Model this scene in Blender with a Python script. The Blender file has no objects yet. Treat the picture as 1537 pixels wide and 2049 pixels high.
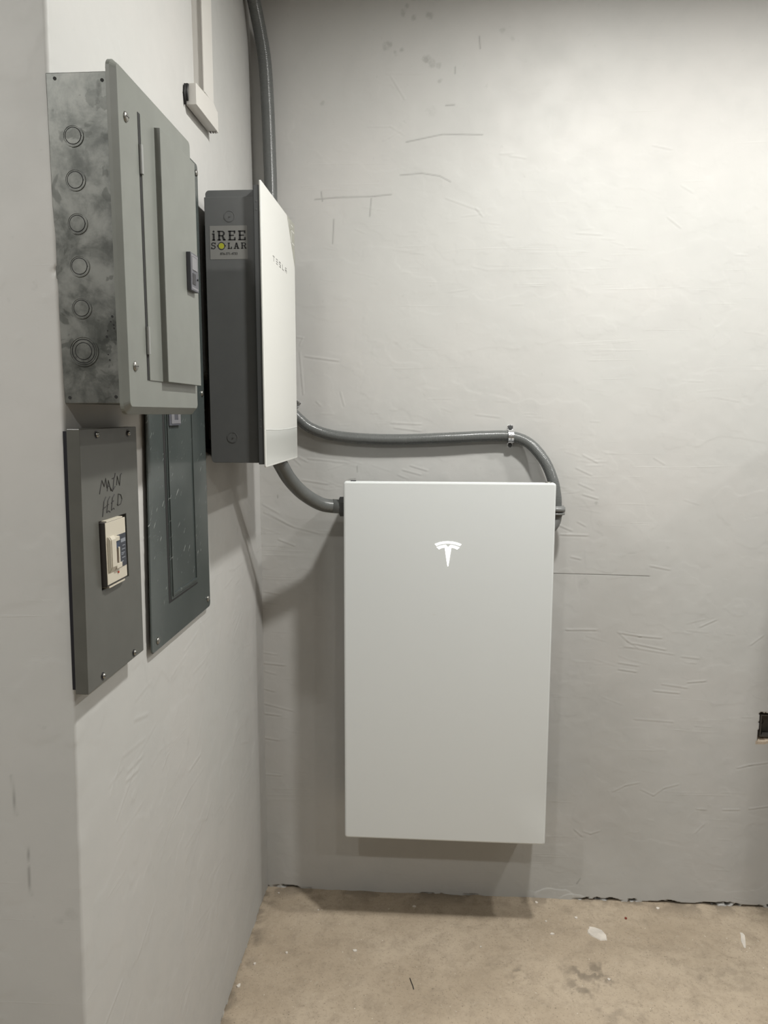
import bpy, bmesh, math, random
import numpy as np
from mathutils import Vector, Matrix

random.seed(7)
sc = bpy.context.scene
COL = sc.collection

# ------------------------------------------------------------------ camera, world, lamps, exposure
CAM_Z = 1.6024
cam_data = bpy.data.cameras.new('camera')
cam_data.sensor_fit = 'VERTICAL'
cam_data.sensor_height = 36.0
cam_data.lens = 1523.08 / 2049.0 * 36.0
cam_data.clip_start = 0.02
cam = bpy.data.objects.new('camera', cam_data)
COL.objects.link(cam)
cam.location = (0, 0, CAM_Z)
cam.rotation_mode = 'XYZ'
cam.rotation_euler = (math.radians(90 - 7.330), 0, math.radians(3.802))
sc.camera = cam

world = bpy.data.worlds.new('world')
sc.world = world
world.use_nodes = True
world.node_tree.nodes['Background'].inputs[0].default_value = (0.8, 0.85, 0.9, 1)
world.node_tree.nodes['Background'].inputs[1].default_value = 0.05

LAMP_W = 19.0
LAMP_Z = 2.852
LAMP_COL = (1.0, 0.988, 0.950)
LAMPS = [(0.46, 1.43, 1.9), (1.42, 1.56, 1.2), (2.44, 1.56, 0.6),
         (-0.58, -0.54, 0.85), (0.48, -0.54, 0.40), (1.43, -0.54, 0.35), (2.44, -0.54, 0.3), (-1.40, 0.02, 1.4)]  # last lamp is added to brighten the left wall's end face

vs = sc.view_settings
vs.view_transform = 'Standard'
vs.look = 'None'
vs.exposure = 0.03
vs.gamma = 1.0
vs.use_curve_mapping = False
sc.cycles.max_bounces = 8
sc.cycles.diffuse_bounces = 5
sc.cycles.use_denoising = True
sc.cycles.sample_clamp_indirect = 4.0

# ------------------------------------------------------------------ node helpers
class NT:
    def __init__(s, name):
        s.m = bpy.data.materials.new(name)
        s.m.use_nodes = True
        s.t = s.m.node_tree
        s.b = s.t.nodes['Principled BSDF']
    def n(s, typ, **kw):
        nd = s.t.nodes.new(typ)
        for k, v in kw.items():
            setattr(nd, k, v)
        return nd
    def put(s, sock, v):
        if isinstance(v, bpy.types.NodeSocket):
            s.t.links.new(v, sock)
        elif isinstance(v, (tuple, list)):
            sock.default_value = tuple(v) + ((1,) if len(v) == 3 and len(sock.default_value) == 4 else ())
        else:
            sock.default_value = v
    def math(s, op, a, b=0.0, c=None, clamp=False):
        nd = s.n('ShaderNodeMath', operation=op, use_clamp=clamp)
        s.put(nd.inputs[0], a); s.put(nd.inputs[1], b)
        if c is not None: s.put(nd.inputs[2], c)
        return nd.outputs[0]
    def pos(s):
        return s.n('ShaderNodeNewGeometry').outputs['Position']
    def mapping(s, v, scale=(1, 1, 1), rot=(0, 0, 0), loc=(0, 0, 0)):
        nd = s.n('ShaderNodeMapping')
        s.put(nd.inputs['Vector'], v)
        nd.inputs['Scale'].default_value = scale
        nd.inputs['Rotation'].default_value = rot
        nd.inputs['Location'].default_value = loc
        return nd.outputs[0]
    def noise(s, v, scale, detail=4, rough=0.55, dist=0.0):
        nd = s.n('ShaderNodeTexNoise')
        s.put(nd.inputs['Vector'], v)
        nd.inputs['Scale'].default_value = scale
        nd.inputs['Detail'].default_value = detail
        nd.inputs['Roughness'].default_value = rough
        nd.inputs['Distortion'].default_value = dist
        return nd.outputs[0]
    def ramp(s, f, a, b, lo=0.0, hi=1.0):
        nd = s.n('ShaderNodeMapRange', interpolation_type='SMOOTHSTEP')
        s.put(nd.inputs[0], f)
        for i, v in zip((1, 2, 3, 4), (a, b, lo, hi)):
            nd.inputs[i].default_value = v
        return nd.outputs[0]
    def mix(s, f, a, b):
        nd = s.n('ShaderNodeMix', data_type='RGBA')
        s.put(nd.inputs[0], f); s.put(nd.inputs[6], a); s.put(nd.inputs[7], b)
        return nd.outputs[2]
    def attr(s, name):
        return s.n('ShaderNodeAttribute', attribute_name=name).outputs['Fac']
    def bump(s, h, strength, dist, normal=None):
        nd = s.n('ShaderNodeBump')
        nd.inputs['Strength'].default_value = strength
        nd.inputs['Distance'].default_value = dist
        s.put(nd.inputs['Height'], h)
        if normal is not None: s.put(nd.inputs['Normal'], normal)
        return nd.outputs[0]
    def out(s, color=None, rough=None, metal=None, normal=None, spec=None, coat=None, coat_r=None):
        for k, v in (('Base Color', color), ('Roughness', rough), ('Metallic', metal), ('Normal', normal),
                     ('Specular IOR Level', spec), ('Coat Weight', coat), ('Coat Roughness', coat_r)):
            if v is not None: s.put(s.b.inputs[k], v)
        return s.m

def mat_wall():
    t = NT('wall_paint'); p = t.pos()
    big = t.noise(p, 1.6, 3)
    med = t.noise(p, 9, 4)
    base = t.mix(t.ramp(big, .35, .65), (.450, .450, .434), (.474, .467, .450))
    base = t.mix(t.ramp(med, .40, .75, 0, .35), base, (.42, .42, .408))
    # faint scuffs
    sc_ = t.noise(t.mapping(p, (1, 1, 1)), 45, 3, .6)
    base = t.mix(t.ramp(sc_, .66, .80, 0, .25), base, (.33, .32, .305))
    dn = t.noise(p, 70, 4, .7)
    d = t.math('MULTIPLY', t.attr('dirt'), t.ramp(dn, .30, .62, .25, 1))
    base = t.mix(d, base, (.22, .215, .20))
    base = t.mix(t.attr('pale'), base, (.60, .60, .58))
    raw = t.mix(t.noise(p, 90, 4, .7), (.30, .22, .15), (.62, .53, .42))
    base = t.mix(t.attr('raw'), base, raw)
    base = t.mix(t.attr('crack'), base, (.10, .10, .09))
    base = t.mix(t.attr('gap'), base, (.035, .03, .025))
    # trowel streaks: thin elongated ridges, running near level
    st = t.noise(t.mapping(p, (2.2, 3.5, 60), (0, .14, 0)), 1.0, 3, .6, .4)
    gate = t.ramp(t.noise(p, 3.5, 2), .50, .62)
    streak = t.math('MULTIPLY', t.ramp(st, .60, .68), gate)
    pl = t.noise(t.mapping(p, (1, 1, 1)), 14, 5, .6, .8)
    edge = t.ramp(pl, .56, .585)
    fine = t.noise(p, 260, 3, .6)
    h = t.math('ADD', t.math('MULTIPLY', streak, .34), t.math('MULTIPLY', edge, .07))
    h = t.math('ADD', h, t.math('MULTIPLY', fine, .10))
    h = t.math('ADD', h, t.math('MULTIPLY', t.noise(p, 38, 4, .6), .20))
    return t.out(base, t.ramp(med, .3, .7, .52, .66), 0, t.bump(h, .5, .0010), .28)

def mat_floor():
    t = NT('bare_concrete'); p = t.pos()
    a = t.noise(p, 2.2, 5, .6)
    b = t.noise(p, 20, 7, .75, .3)
    c = t.noise(p, 95, 4, .7)
    base = t.mix(t.ramp(a, .35, .68), (.365, .297, .218), (.455, .379, .288))
    base = t.mix(t.ramp(b, .42, .74, 0, .6), base, (.245, .200, .148))
    base = t.mix(t.ramp(c, .52, .78, 0, .5), base, (.175, .142, .106))
    base = t.mix(t.ramp(t.noise(p, 60, 3, .6), .60, .72, 0, .45), base, (.42, .36, .285))
    pits = t.ramp(t.noise(t.mapping(p, (1, 1, 1), (0, 0, .4), (3, 1, 0)), 30, 5, .75, .6), .66, .71)
    base = t.mix(t.math('MULTIPLY', pits, .62), base, (.12, .10, .08))
    dk = t.ramp(t.noise(p, 210, 2, .5), .64, .70, 0, .5)
    base = t.mix(dk, base, (.10, .085, .065))
    wh = t.ramp(t.noise(t.mapping(p, (1, 1, 1), (0, 0, 0), (9, 4, 0)), 120, 2, .5), .735, .76)
    base = t.mix(t.math('MULTIPLY', wh, .8), base, (.72, .68, .60))
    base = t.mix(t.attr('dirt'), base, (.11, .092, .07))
    h = t.math('ADD', t.math('MULTIPLY', b, .7), t.math('MULTIPLY', c, .35))
    h = t.math('SUBTRACT', h, t.math('MULTIPLY', pits, .5))
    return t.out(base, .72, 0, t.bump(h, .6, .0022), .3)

def mat_simple(name, col, rough=.45, metal=0, var=.0, spec=.5, coat=0, coat_r=.1, bump=0, bscale=300):
    t = NT(name)
    c = col
    if var:
        f = t.noise(t.pos(), 22, 4, .6)
        c = t.mix(t.ramp(f, .3, .7), tuple(x * (1 - var) for x in col), tuple(min(1, x * (1 + var)) for x in col))
    nrm = None
    if bump:
        nrm = t.bump(t.noise(t.pos(), bscale, 2), bump, .0006)
    return t.out(c, rough, metal, nrm, spec, coat, coat_r)

def mat_galv():
    t = NT('galvanised_steel'); p = t.pos()
    a = t.noise(p, 17, 6, .66, .25)
    b = t.noise(p, 40, 4, .6)
    base = t.mix(t.ramp(a, .32, .68), (.092, .097, .090), (.205, .209, .194))
    base = t.mix(t.ramp(b, .55, .8, 0, .4), base, (.12, .125, .115))
    # oily handling smudges with their own outlines
    n = t.noise(t.mapping(p, (1, 1, 1), (0, .7, 0), (5, 0, 2)), 17, 3, .55, 1.1)
    base = t.mix(t.ramp(n, .60, .635, 0, .55), base, (.060, .063, .057))
    def blob(c, r, seedloc, amt):
        q = t.n('ShaderNodeVectorMath', operation='DISTANCE')
        t.put(q.inputs[0], p); q.inputs[1].default_value = c
        w = t.noise(t.mapping(p, (1, 1, 1), (0, 0, 0), seedloc), 42, 4, .6)
        d = t.math('ADD', q.outputs['Value'], t.math('MULTIPLY', t.math('SUBTRACT', w, .5), .10))
        return t.ramp(d, r, r - .004, 0, amt)
    for c, r, sl, amt in (((-.472, 1.119, 1.722), .016, (1, 2, 3), .62), ((-.488, 1.119, 1.708), .012, (4, 2, 3), .55),
                          ((-.468, 1.119, 1.655), .012, (6, 2, 3), .35), ((-.515, 1.119, 1.66), .010, (7, 2, 1), .3),
                          ((-.478, 1.119, 2.045), .012, (2, 8, 3), .45), ((-.492, 1.119, 2.052), .012, (3, 5, 1), .4)):
        base = t.mix(blob(c, r, sl, amt), base, (.055, .058, .053))
    return t.out(base, t.ramp(a, .3, .7, .34, .5), .55, t.bump(b, .15, .0006), .5)

def mat_dark_panel():
    t = NT('dark_gloss_enamel'); p = t.pos()
    base = t.mix(t.ramp(t.noise(p, 6, 3), .3, .7), (.050, .060, .058), (.066, .077, .074))
    # dried paint flecks, slanting streaks
    st = t.noise(t.mapping(t.mapping(p, (1, 1, 1), (.78, 0, 0)), (1, 300, 34)), 1.0, 2, .5)
    gate = t.ramp(t.noise(t.mapping(p, (1, 1, 1), (0, 0, 0), (0, 3, .4)), 7, 3), .38, .56)
    zz = t.n('ShaderNodeSeparateXYZ'); t.put(zz.inputs[0], p)
    low = t.math('MULTIPLY', t.ramp(zz.outputs['Z'], 1.66, 1.50), t.ramp(zz.outputs['Z'], 1.20, 1.27))
    fl = t.math('MULTIPLY', t.math('MULTIPLY', t.ramp(st, .70, .74), gate), low)
    base = t.mix(t.math('MULTIPLY', fl, .75), base, (.42, .44, .42))
    return t.out(base, t.math('ADD', .20, t.math('MULTIPLY', fl, .4)), 0, None, .5)

M = {}
M['wall'] = mat_wall()
M['floor'] = mat_floor()
M['ceil'] = mat_simple('ceiling_paint', (.34, .335, .32), .8)
M['galv'] = mat_galv()
M['dark_gap'] = mat_simple('shadowed_gap', (.012, .012, .012), .8)
M['grey_cover'] = mat_simple('sage_grey_enamel', (0.1620, 0.1699, 0.1541), .34, 0, .04, .5)
M['main_cover'] = mat_simple('dark_taupe_enamel', (0.0842, 0.0842, 0.0749), .36, 0, .05, .45)
M['dark_panel'] = mat_dark_panel()
M['screw'] = mat_simple('zinc_screw', (0.3300, 0.3240, 0.3000), .28, .9)
M['zinc'] = mat_simple('bright_zinc', (.80, .81, .83), .22, 1.0)
M['hinge'] = mat_simple('hinge_steel', (0.3750, 0.3825, 0.3750), .35, .6)
M['latch'] = mat_simple('slate_plastic', (0.0760, 0.0784, 0.0920), .4)
M['latch_insert'] = mat_simple('pale_grey_plastic', (0.1762, 0.1762, 0.1875), .4)
M['black'] = mat_simple('black_plastic', (.012, .012, .016), .4)
M['ink'] = mat_simple('black_marker_ink', (.014, .012, .012), .6)
M['cream'] = mat_simple('cream_plastic', (0.4950, 0.4575, 0.3750), .4)
M['breaker_side'] = mat_simple('brown_black_plastic', (0.0385, 0.0336, 0.0308), .5)
M['navy'] = mat_simple('navy_label', (.020, .035, .070), .4)
M['charcoal_label'] = mat_simple('charcoal_label', (.030, .034, .045), .45)
M['label_print'] = mat_simple('label_print', (0.2000, 0.2160, 0.2400), .5)
M['rust_red'] = mat_simple('rust_red_plastic', (.075, .022, .016), .5)
M['red'] = mat_simple('red_plastic', (.42, .05, .02), .5)
M['body_grey'] = mat_simple('charcoal_powder_coat', (0.1011, 0.1048, 0.1048), .40, 0, .03, .5, 0, .1, .12, 500)
M['frame_grey'] = mat_simple('frame_powder_coat', (0.0677, 0.0710, 0.0718), .42)
M['white_glass'] = mat_simple('white_glass', (0.6989, 0.7034, 0.6720), .22, 0, 0, .5, .4, .06)
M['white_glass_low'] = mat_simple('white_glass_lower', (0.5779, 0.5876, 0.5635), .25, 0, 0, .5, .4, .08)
M['battery_glass'] = mat_simple('white_battery_front', (0.6216, 0.6455, 0.6443), .30, 0, 0, .5, .15, .2)
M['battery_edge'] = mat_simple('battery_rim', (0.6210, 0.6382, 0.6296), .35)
M['housing'] = mat_simple('battery_housing_grey', (0.1120, 0.1155, 0.1155), .5)
M['faint_print'] = mat_simple('faint_grey_print', (0.1728, 0.1728, 0.1680), .5)
M['film'] = mat_simple('grey_green_film', (0.3000, 0.3000, 0.2587), .35)
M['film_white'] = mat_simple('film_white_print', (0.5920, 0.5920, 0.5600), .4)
M['sticker'] = mat_simple('matte_sticker', (0.2025, 0.2025, 0.1913), .45)
M['print_black'] = mat_simple('black_print', (.008, .008, .008), .5)
M['sun_yellow'] = mat_simple('acid_yellow_print', (0.3570, 0.3655, 0.0170), .5)
M['conduit'] = mat_simple('grey_pvc_conduit', (0.1088, 0.1138, 0.1109), .24, 0, .04, .5)
M['fitting'] = mat_simple('dark_grey_fitting', (0.0562, 0.0585, 0.0600), .38)
M['fitting_light'] = mat_simple('grey_nylon_fitting', (0.1600, 0.1640, 0.1600), .36)
M['white_pvc'] = mat_simple('white_pvc', (0.5460, 0.5304, 0.4992), .4)
M['white_pvc_line'] = mat_simple('pvc_joint_line', (.25, .23, .22), .6)
M['chip'] = mat_simple('plaster_chip', (0.5850, 0.5400, 0.4800), .8, 0, .1)
M['red_bit'] = mat_simple('brick_crumb', (.22, .05, .03), .8)
M['wire'] = mat_simple('black_wire', (.01, .01, .01), .6)
M['box_metal'] = mat_simple('dull_box_metal', (.12, .11, .10), .45, .5)
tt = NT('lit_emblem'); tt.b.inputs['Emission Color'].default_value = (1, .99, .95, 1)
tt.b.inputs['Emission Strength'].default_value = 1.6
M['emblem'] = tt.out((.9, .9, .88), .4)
tt = NT('lamp_lens'); tt.b.inputs['Emission Color'].default_value = LAMP_COL + (1,)
tt.b.inputs['Emission Strength'].default_value = 8
M['lens'] = tt.out((.9, .9, .9), .4)

# ------------------------------------------------------------------ mesh helpers
def rr(u0, v0, u1, v1, r=0.0, n=6, corners=(1, 1, 1, 1)):
    """rounded rectangle, corners = (low-low, high-low, high-high, low-high)"""
    pts = []
    cs = [(u0, v0, 180), (u1, v0, 270), (u1, v1, 0), (u0, v1, 90)]
    sg = [(1, 1), (-1, 1), (-1, -1), (1, -1)]
    for (u, v, a0), (su, sv), on in zip(cs, sg, corners):
        if r <= 0 or not on:
            pts.append((u, v)); continue
        for i in range(n + 1):
            a = math.radians(a0 + 90 * i / n)
            pts.append((u + su * r + r * math.cos(a), v + sv * r + r * math.sin(a)))
    return pts

class MB:
    def __init__(s):
        s.v = []; s.f = []; s.mi = []; s.cur = 0
    def add(s, vs_, fs):
        o = len(s.v)
        s.v += [tuple(map(float, p)) for p in vs_]
        s.f += [tuple(i + o for i in f) for f in fs]
        s.mi += [s.cur] * len(fs)
        return s
    def box(s, x0, x1, y0, y1, z0, z1):
        v = [(x, y, z) for x in (x0, x1) for y in (y0, y1) for z in (z0, z1)]
        return s.add(v, [(0, 1, 3, 2), (4, 6, 7, 5), (0, 4, 5, 1), (2, 3, 7, 6), (0, 2, 6, 4), (1, 5, 7, 3)])
    @staticmethod
    def p3(ax, a, u, v):
        return {'x': (a, u, v), 'y': (u, a, v), 'z': (u, v, a)}[ax]
    def loft(s, ax, loops):
        """loops: list of (coordinate, polygon) with equal counts; capped"""
        n = len(loops[0][1]); v = []; f = []
        for a, poly in loops:
            v += [s.p3(ax, a, *q) for q in poly]
        for k in range(len(loops) - 1):
            for i in range(n):
                j = (i + 1) % n
                f.append((k * n + i, k * n + j, (k + 1) * n + j, (k + 1) * n + i))
        f.append(tuple(range(n))); f.append(tuple((len(loops) - 1) * n + i for i in range(n)))
        return s.add(v, f)
    def plate(s, ax, poly, a, b):
        return s.loft(ax, [(a, poly), (b, poly)])
    def ringplate(s, ax, outer, inner, a, b):
        n = len(outer); v = []; f = []
        for c in (a, b):
            v += [s.p3(ax, c, *q) for q in outer] + [s.p3(ax, c, *q) for q in inner]
        for i in range(n):
            j = (i + 1) % n
            f += [(i, j, n + j, n + i), (2 * n + i, 2 * n + j, 3 * n + j, 3 * n + i),
                  (i, j, 2 * n + j, 2 * n + i), (n + i, n + j, 3 * n + j, 3 * n + i)]
        return s.add(v, f)
    def cyl(s, ax, c, r, a, b, n=28, r2=None, dome=0):
        r2 = r if r2 is None else r2
        circ = lambda q: [(c[0] + q * math.cos(2 * math.pi * i / n), c[1] + q * math.sin(2 * math.pi * i / n)) for i in range(n)]
        loops = [(a, circ(r)), (b, circ(r2))]
        if dome:
            for k in (1, 2, 3):
                t = k / 3.2 * math.pi / 2
                loops.append((b + dome * math.sin(t), circ(r2 * math.cos(t))))
        return s.loft(ax, loops)
    def annulus(s, ax, c, r0, r1, a, b, n=36):
        ci = lambda q: [(c[0] + q * math.cos(2 * math.pi * i / n), c[1] + q * math.sin(2 * math.pi * i / n)) for i in range(n)]
        return s.ringplate(ax, ci(r1), ci(r0), a, b)
    def tube(s, pts, r, n=16, cap=True):
        P = [Vector(p) for p in pts]; m = len(P)
        R = r if isinstance(r, (list, np.ndarray)) else [r] * m
        T = [(P[min(i + 1, m - 1)] - P[max(i - 1, 0)]).normalized() for i in range(m)]
        up = Vector((0, 0, 1)) if abs(T[0].z) < .9 else Vector((0, 1, 0))
        N = (up - T[0] * up.dot(T[0])).normalized()
        v = []
        for i in range(m):
            if i:
                N = (N - T[i] * N.dot(T[i])).normalized()
            B = T[i].cross(N)
            for k in range(n):
                a = 2 * math.pi * k / n
                v.append(P[i] + (N * math.cos(a) + B * math.sin(a)) * R[i])
        f = [(i * n + k, i * n + (k + 1) % n, (i + 1) * n + (k + 1) % n, (i + 1) * n + k) for i in range(m - 1) for k in range(n)]
        if cap:
            f.append(tuple(range(n))); f.append(tuple((m - 1) * n + k for k in range(n)))
        return s.add(v, f)
    def face(s, ax, poly, a):
        return s.add([s.p3(ax, a, *q) for q in poly], [tuple(range(len(poly)))])
    def build(s, name, mats, parent=None, bevel=0, smooth=False, segs=2):
        me = bpy.data.meshes.new(name)
        off = world_loc(parent) if parent is not None else Vector((0, 0, 0))
        me.from_pydata([(p[0] - off.x, p[1] - off.y, p[2] - off.z) for p in s.v], [], s.f)
        if not isinstance(mats, (list, tuple)): mats = [mats]
        for m in mats: me.materials.append(m)
        for p_, k in zip(me.polygons, s.mi): p_.material_index = k
        bm = bmesh.new(); bm.from_mesh(me)
        bmesh.ops.recalc_face_normals(bm, faces=bm.faces)
        if smooth:
            for f in bm.faces: f.smooth = len(f.verts) <= 4
        bm.to_mesh(me); bm.free()
        o = bpy.data.objects.new(name, me); COL.objects.link(o)
        if parent is not None: o.parent = parent
        if bevel:
            b = o.modifiers.new('bevel', 'BEVEL'); b.width = bevel; b.segments = segs
            b.limit_method = 'ANGLE'; b.angle_limit = math.radians(40)
            b.harden_normals = False
        return o

def world_loc(o):
    v = Vector((0, 0, 0))
    while o is not None:
        v += o.location; o = o.parent
    return v

def tag(o, label, cat, group=None):
    o['label'] = label; o['category'] = cat
    if group: o['group'] = group
    return o
def thing(name, loc, label, cat, group=None):
    o = bpy.data.objects.new(name, None); COL.objects.link(o)
    o.empty_display_size = .05
    o.location = loc
    return tag(o, label, cat, group)
def struct(o):
    o['kind'] = 'structure'; return o

def spline(ctrl, step=.004):
    P = [Vector(c) for c in ctrl]
    P = [P[0] * 2 - P[1]] + P + [P[-1] * 2 - P[-2]]
    out = []
    for i in range(1, len(P) - 2):
        n = max(2, int((P[i + 1] - P[i]).length / step))
        for k in range(n):
            t = k / n
            a, b, c, d = P[i - 1:i + 3]
            out.append(.5 * ((2 * b) + (c - a) * t + (2 * a - 5 * b + 4 * c - d) * t * t + (3 * b - a - 3 * c + d) * t ** 3))
    out.append(P[-2])
    return out

# ------------------------------------------------------------------ numpy fields for the hand-trowelled surfaces
_rt = np.random.RandomState(11).rand(512, 512)
def vnoise(u, v, seed=0):
    u = u + seed * 17.31; v = v + seed * 9.77
    iu = np.floor(u).astype(int); iv = np.floor(v).astype(int)
    fu = u - iu; fv = v - iv
    fu = fu * fu * (3 - 2 * fu); fv = fv * fv * (3 - 2 * fv)
    g = lambda a, b: _rt[a % 512, b % 512]
    return (g(iu, iv) * (1 - fu) + g(iu + 1, iv) * fu) * (1 - fv) + (g(iu, iv + 1) * (1 - fu) + g(iu + 1, iv + 1) * fu) * fv
def fbm(u, v, f, o=4, seed=0, gain=.5):
    s_ = 0; a = 1; t_ = 0
    for k in range(o):
        s_ = s_ + a * vnoise(u * f, v * f, seed + k); t_ += a; a *= gain; f *= 2.03
    return s_ / t_
def sstep(x, a, b):
    t = np.clip((x - a) / (b - a), 0, 1); return t * t * (3 - 2 * t)
def seg_dist(U, V, p, q):
    d = np.array(q) - np.array(p); L2 = max(1e-9, float(d @ d))
    t = np.clip(((U - p[0]) * d[0] + (V - p[1]) * d[1]) / L2, 0, 1)
    nx, ny = -d[1] / math.sqrt(L2), d[0] / math.sqrt(L2)
    du = U - (p[0] + t * d[0]); dv = V - (p[1] + t * d[1])
    return np.hypot(du, dv), du * nx + dv * ny, t
def window(us, vs_, pts, pad):
    u0 = min(p[0] for p in pts) - pad; u1 = max(p[0] for p in pts) + pad
    v0 = min(p[1] for p in pts) - pad; v1 = max(p[1] for p in pts) + pad
    return slice(*np.searchsorted(us, [u0, u1])), slice(*np.searchsorted(vs_, [v0, v1]))
def ridge(H, us, vs_, pts, w=.0026, a=.0009):
    """a trowel drag: a groove with a burr alongside"""
    for p, q in zip(pts[:-1], pts[1:]):
        i, j = window(us, vs_, (p, q), .015)
        if i.stop - i.start < 2 or j.stop - j.start < 2: continue
        U, V = np.meshgrid(us[i], vs_[j], indexing='ij')
        d, sd, t = seg_dist(U, V, p, q)
        H[i, j] += a * np.exp(-(d / w) ** 2) - .6 * a * np.exp(-((sd + 1.6 * w) ** 2 + np.maximum(d - np.abs(sd), 0) ** 2) / w ** 2)
def crack(A, us, vs_, pts, w=.0016, a=.8):
    for p, q in zip(pts[:-1], pts[1:]):
        i, j = window(us, vs_, (p, q), .012)
        if i.stop - i.start < 2 or j.stop - j.start < 2: continue
        U, V = np.meshgrid(us[i], vs_[j], indexing='ij')
        d, _, t = seg_dist(U, V, p, q)
        A[i, j] = np.maximum(A[i, j], a * np.exp(-(d / w) ** 2))

def grid_object(name, X, Y, Z, mat, attrs):
    nu, nv = X.shape
    me = bpy.data.meshes.new(name)
    co = np.stack([X, Y, Z], -1).reshape(-1).astype(np.float32)
    me.vertices.add(nu * nv); me.vertices.foreach_set('co', co)
    i = np.arange(nu - 1)[:, None] * nv + np.arange(nv - 1)[None, :]
    q = np.stack([i, i + nv, i + nv + 1, i + 1], -1).reshape(-1).astype(np.int32)
    nf = (nu - 1) * (nv - 1)
    me.loops.add(nf * 4); me.loops.foreach_set('vertex_index', q)
    me.polygons.add(nf); me.polygons.foreach_set('loop_start', np.arange(nf, dtype=np.int32) * 4)
    me.polygons.foreach_set('use_smooth', np.ones(nf, dtype=bool))
    me.update(calc_edges=True)
    for k, a in attrs.items():
        at = me.attributes.new(k, 'FLOAT', 'POINT')
        at.data.foreach_set('value', a.reshape(-1).astype(np.float32))
    me.materials.append(mat)
    o = bpy.data.objects.new(name, me); COL.objects.link(o)
    return struct(o)
def axis(*spans):
    out = []
    for a, b, st in spans:
        n = max(1, int(round((b - a) / st)))
        out += list(a + (b - a) * np.arange(n) / n)
    out.append(spans[-1][1])
    return np.array(out)

XL = -.555      # left wall plane
YB = 2.383      # back wall plane
YE = 1.100      # where the left wall ends towards the room
ZC = 2.87

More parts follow.
